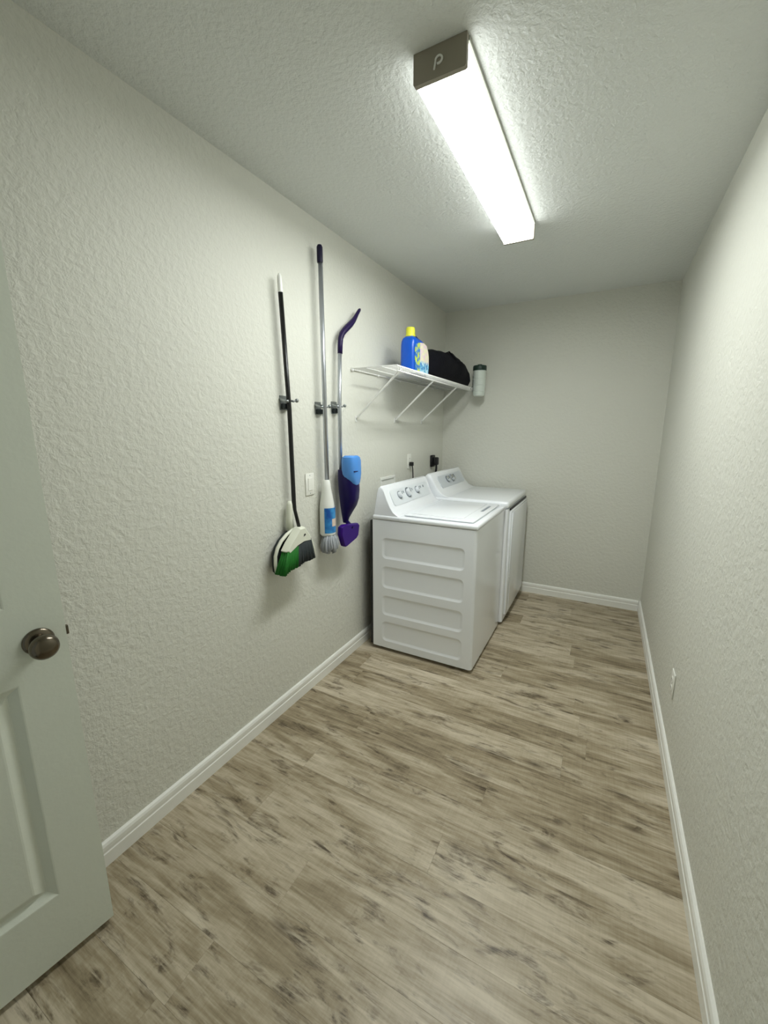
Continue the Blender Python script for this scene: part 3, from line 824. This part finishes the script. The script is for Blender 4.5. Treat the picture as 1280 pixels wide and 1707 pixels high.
# ------------------------------------------------------------------ wire shelf
SY0, SY1, SD, SZ = 2.475, 4.038, 0.305, 1.780
sh = empty('wire_shelf', (0, SY0, SZ), 'white wire shelf on the left wall above the machines', 'shelf')
bm = bmesh.new()
ny = 62
for k in range(ny + 1):
    y = SY0 + 0.004 + (SY1 - SY0 - 0.008) * k / ny
    tube(bm, [(0.006, y, SZ), (SD, y, SZ), (SD + 0.004, y, SZ - 0.004), (SD + 0.004, y, SZ - 0.030)], 0.0019, 5)
o = place(obj('cross_wires', bm, 'wire', smooth=True), sh); o['kind'] = 'stuff'
for x, z, r in ((0.008, SZ - 0.004, 0.003), (0.11, SZ - 0.0045, 0.0028), (0.21, SZ - 0.0045, 0.0028), (SD + 0.001, SZ - 0.005, 0.0035), (SD + 0.004, SZ - 0.031, 0.0035)):
    bm = bmesh.new(); tube(bm, [(x, SY0, z), (x, SY1, z)], r, 8)
    place(obj('rail', bm, 'wire', smooth=True), sh)
for y in (2.530, 3.050, 3.530):
    bm = bmesh.new(); tube(bm, [(SD - 0.004, y, SZ - 0.012), (SD - 0.014, y, SZ - 0.026), (0.018, y, 1.512), (0.010, y, 1.500)], [0.0055, 0.0065, 0.0065, 0.0055], 8)
    b_ = place(obj('brace', bm, 'wire', smooth=True), sh)
    o = obj('foot_tab', nbox(0.0005, 0.004, y - 0.009, y + 0.009, 1.478, 1.512, 0.001, 1), 'wire', smooth='auto'); o.parent = b_; o.matrix_parent_inverse = Matrix.Identity(4)
for y in (2.49, 2.80, 3.12, 3.44, 3.76, 4.0):
    place(obj('wall_clip', nbox(0.0005, 0.012, y - 0.008, y + 0.008, SZ - 0.014, SZ + 0.006, 0.002, 1), 'wire', smooth='auto'), sh)

# ------------------------------------------------------------------ things on the shelf
ST = SZ + 0.0022
jx, jy = 0.205, 2.925
jug = empty('detergent_jug', (jx, jy, ST), 'blue detergent jug with yellow cap on the wire shelf', 'jug')
hy, hx = 0.118, 0.056
js = [(0.0, 0.95, 0.92, 0), (0.006, 1.0, 1.0, 0), (0.10, 1.0, 1.0, 0), (0.135, 1.0, 0.985, -0.001), (0.170, 0.98, 0.95, -0.004), (0.192, 0.92, 0.84, -0.014), (0.208, 0.76, 0.62, -0.035), (0.216, 0.55, 0.37, -0.054), (0.222, 0.44, 0.22, -0.064)]
bm = bmesh.new()
loft(bm, [[(p[0], p[1], z) for p in superell(0, dy, hx * sx, hy * sy, 40, 4.6)] for z, sx, sy, dy in js])
body = obj('jug_body', bm, 'jugblue', jug, 'auto')
bm = bmesh.new(); lathe(bm, [(0.026, 0.218), (0.031, 0.221), (0.031, 0.230), (0.029, 0.234), (0.028, 0.268), (0.024, 0.275)], 'Z', (0, -0.064, 0), 24)
obj('cap', bm, 'capyellow', jug, 'auto')
bm = bmesh.new(); tube(bm, [(0, -0.030, 0.212), (0, 0.005, 0.226), (0, 0.040, 0.218), (0, 0.075, 0.190), (0, 0.100, 0.160)], [0.012, 0.014, 0.014, 0.013, 0.012], 10)
obj('handle', bm, simple('navy_jug_handle', srgb(12, 30, 112), 0.35), jug, True)
def mat_jug_label():
    m, nt, p = new_mat('printed_jug_label'); L = nt.links.new
    tc = N(nt, 'ShaderNodeTexCoord'); sp = N(nt, 'ShaderNodeSeparateXYZ'); L(tc.outputs['Object'], sp.inputs[0])
    n1 = N(nt, 'ShaderNodeTexNoise'); n1.inputs['Scale'].default_value = 42; n1.inputs['Detail'].default_value = 2; L(tc.outputs['Object'], n1.inputs['Vector'])
    # lower half: cyan and blue speckle on white
    r1 = N(nt, 'ShaderNodeValToRGB'); e = r1.color_ramp.elements
    e[0].position = 0.36; e[0].color = srgb(40, 110, 190); e[1].position = 0.60; e[1].color = srgb(214, 240, 250)
    x = e.new(0.48); x.color = srgb(120, 200, 236)
    L(n1.outputs['Fac'], r1.inputs['Fac'])
    # upper half: cream with pale pink
    r2_ = N(nt, 'ShaderNodeValToRGB'); e = r2_.color_ramp.elements
    e[0].position = 0.38; e[0].color = srgb(240, 214, 226); e[1].position = 0.58; e[1].color = srgb(244, 240, 206)
    L(n1.outputs['Fac'], r2_.inputs['Fac'])
    mz = N(nt, 'ShaderNodeMapRange'); L(sp.outputs['Z'], mz.inputs[0]); mz.inputs[1].default_value = 0.065; mz.inputs[2].default_value = 0.085
    m1 = N(nt, 'ShaderNodeMix', data_type='RGBA'); L(mz.outputs[0], m1.inputs[0]); L(r1.outputs['Color'], m1.inputs[6]); L(r2_.outputs['Color'], m1.inputs[7])
    # left strip: yellow-green marks on blue
    r3 = N(nt, 'ShaderNodeValToRGB'); e = r3.color_ramp.elements
    e[0].position = 0.46; e[0].color = srgb(40, 120, 205); e[1].position = 0.56; e[1].color = srgb(206, 226, 84)
    L(n1.outputs['Fac'], r3.inputs['Fac'])
    my = N(nt, 'ShaderNodeMapRange'); L(sp.outputs['Y'], my.inputs[0]); my.inputs[1].default_value = -0.045; my.inputs[2].default_value = -0.035
    m2 = N(nt, 'ShaderNodeMix', data_type='RGBA'); L(my.outputs[0], m2.inputs[0]); L(r3.outputs['Color'], m2.inputs[6]); L(m1.outputs[2], m2.inputs[7])
    L(m2.outputs[2], p.inputs['Base Color']); p.inputs['Roughness'].default_value = 0.4
    return m
MAT['jug_label'] = mat_jug_label()
lab = [(-0.104, 0.012), (0.100, 0.012), (0.106, 0.060), (0.104, 0.115), (0.092, 0.150), (0.066, 0.182), (0.020, 0.192), (-0.050, 0.184), (-0.104, 0.166)]
bm = bmesh.new(); extrude_poly(bm, lab, lambda p: (0.0505, p[0], p[1]), lambda p: (0.0575, p[0], p[1]))
obj('label', bm, 'jug_label', body, 'auto')

# black cloth bag
bag = empty('black_bag', (0.165, 3.42, ST), 'black soft cloth bag lying on the wire shelf', 'bag')
bm = bmesh.new()
from mathutils import noise
secs = []
nA = 36
L0, L1 = -0.34, 0.575
for i in range(25):
    t = i / 24
    y = L0 + (L1 - L0) * t
    e_ = max(0.0, 1 - abs(2 * t - 1) ** 3.2) ** 0.5
    hgt = (0.240 - 0.055 * t) * (0.25 + 0.75 * e_)
    hw = 0.138 * (0.35 + 0.65 * e_)
    ring = []
    for k in range(nA):
        a = 2 * math.pi * k / nA
        c, s = math.cos(a), math.sin(a)
        px = hw * math.copysign(abs(c) ** 0.75, c); pz = hgt * 0.5 * (1 + math.copysign(abs(s) ** 0.7, s))
        nn = noise.noise(Vector((px * 9, y * 7, pz * 9))) * 0.032 + noise.noise(Vector((px * 24, y * 16, pz * 24 + 5))) * 0.014
        ring.append((px * (1 + nn * 3), y, max(0.0, pz * (1 + nn * 3.2))))
    secs.append(ring)
loft(bm, secs)
obj('cloth', bm, 'bagcloth', bag, True)
bm = bmesh.new(); tube(bm, [(0.10, -0.10, 0.185), (0.125, -0.08, 0.20), (0.142, 0.0, 0.165), (0.145, 0.08, 0.155), (0.12, 0.14, 0.18), (0.10, 0.15, 0.175)], 0.008, 8, flat=0.5)
obj('strap', bm, 'bagcloth', bag, True)

# white tub with dark green lid, hung on the shelf's front rail
tb = empty('lidded_tub', (0.363, 3.900, 1.708), 'milky white tub with dark green lid at the far end of the wire shelf', 'tub')
bm = bmesh.new(); lathe(bm, [(0.036, 0.0), (0.045, 0.005), (0.0485, 0.016), (0.050, 0.06), (0.052, 0.185), (0.0525, 0.205), (0.049, 0.212)], 'Z', (0, 0, 0), 28)
tbo = obj('tub_body', bm, 'tubwhite', tb, 'auto')
for z in (0.035, 0.085, 0.135):
    bm = bmesh.new(); lathe(bm, [(0.0495 + z * 0.02, z), (0.052 + z * 0.02, z + 0.002), (0.052 + z * 0.02, z + 0.006), (0.0495 + z * 0.02, z + 0.008)], 'Z', (0, 0, 0), 28)
    obj('ridge', bm, 'tubwhite', tbo, 'auto')
bm = bmesh.new(); lathe(bm, [(0.0545, 0.204), (0.0555, 0.206), (0.0555, 0.236), (0.052, 0.244), (0.02, 0.247), (0.018, 0.254), (0.002, 0.254)], 'Z', (0, 0, 0), 28)
obj('lid', bm, 'lidgreen', tb, 'auto')
bm = bmesh.new(); tube(bm, [(-0.0535, 0.0, 0.165), (-0.054, 0.0, 0.110), (-0.056, 0.0, 0.080), (-0.064, 0.0, 0.076), (-0.070, 0.0, 0.072), (-0.072, 0.0, 0.058)], 0.003, 8)
obj('hook', bm, 'lidgreen', tb, True)
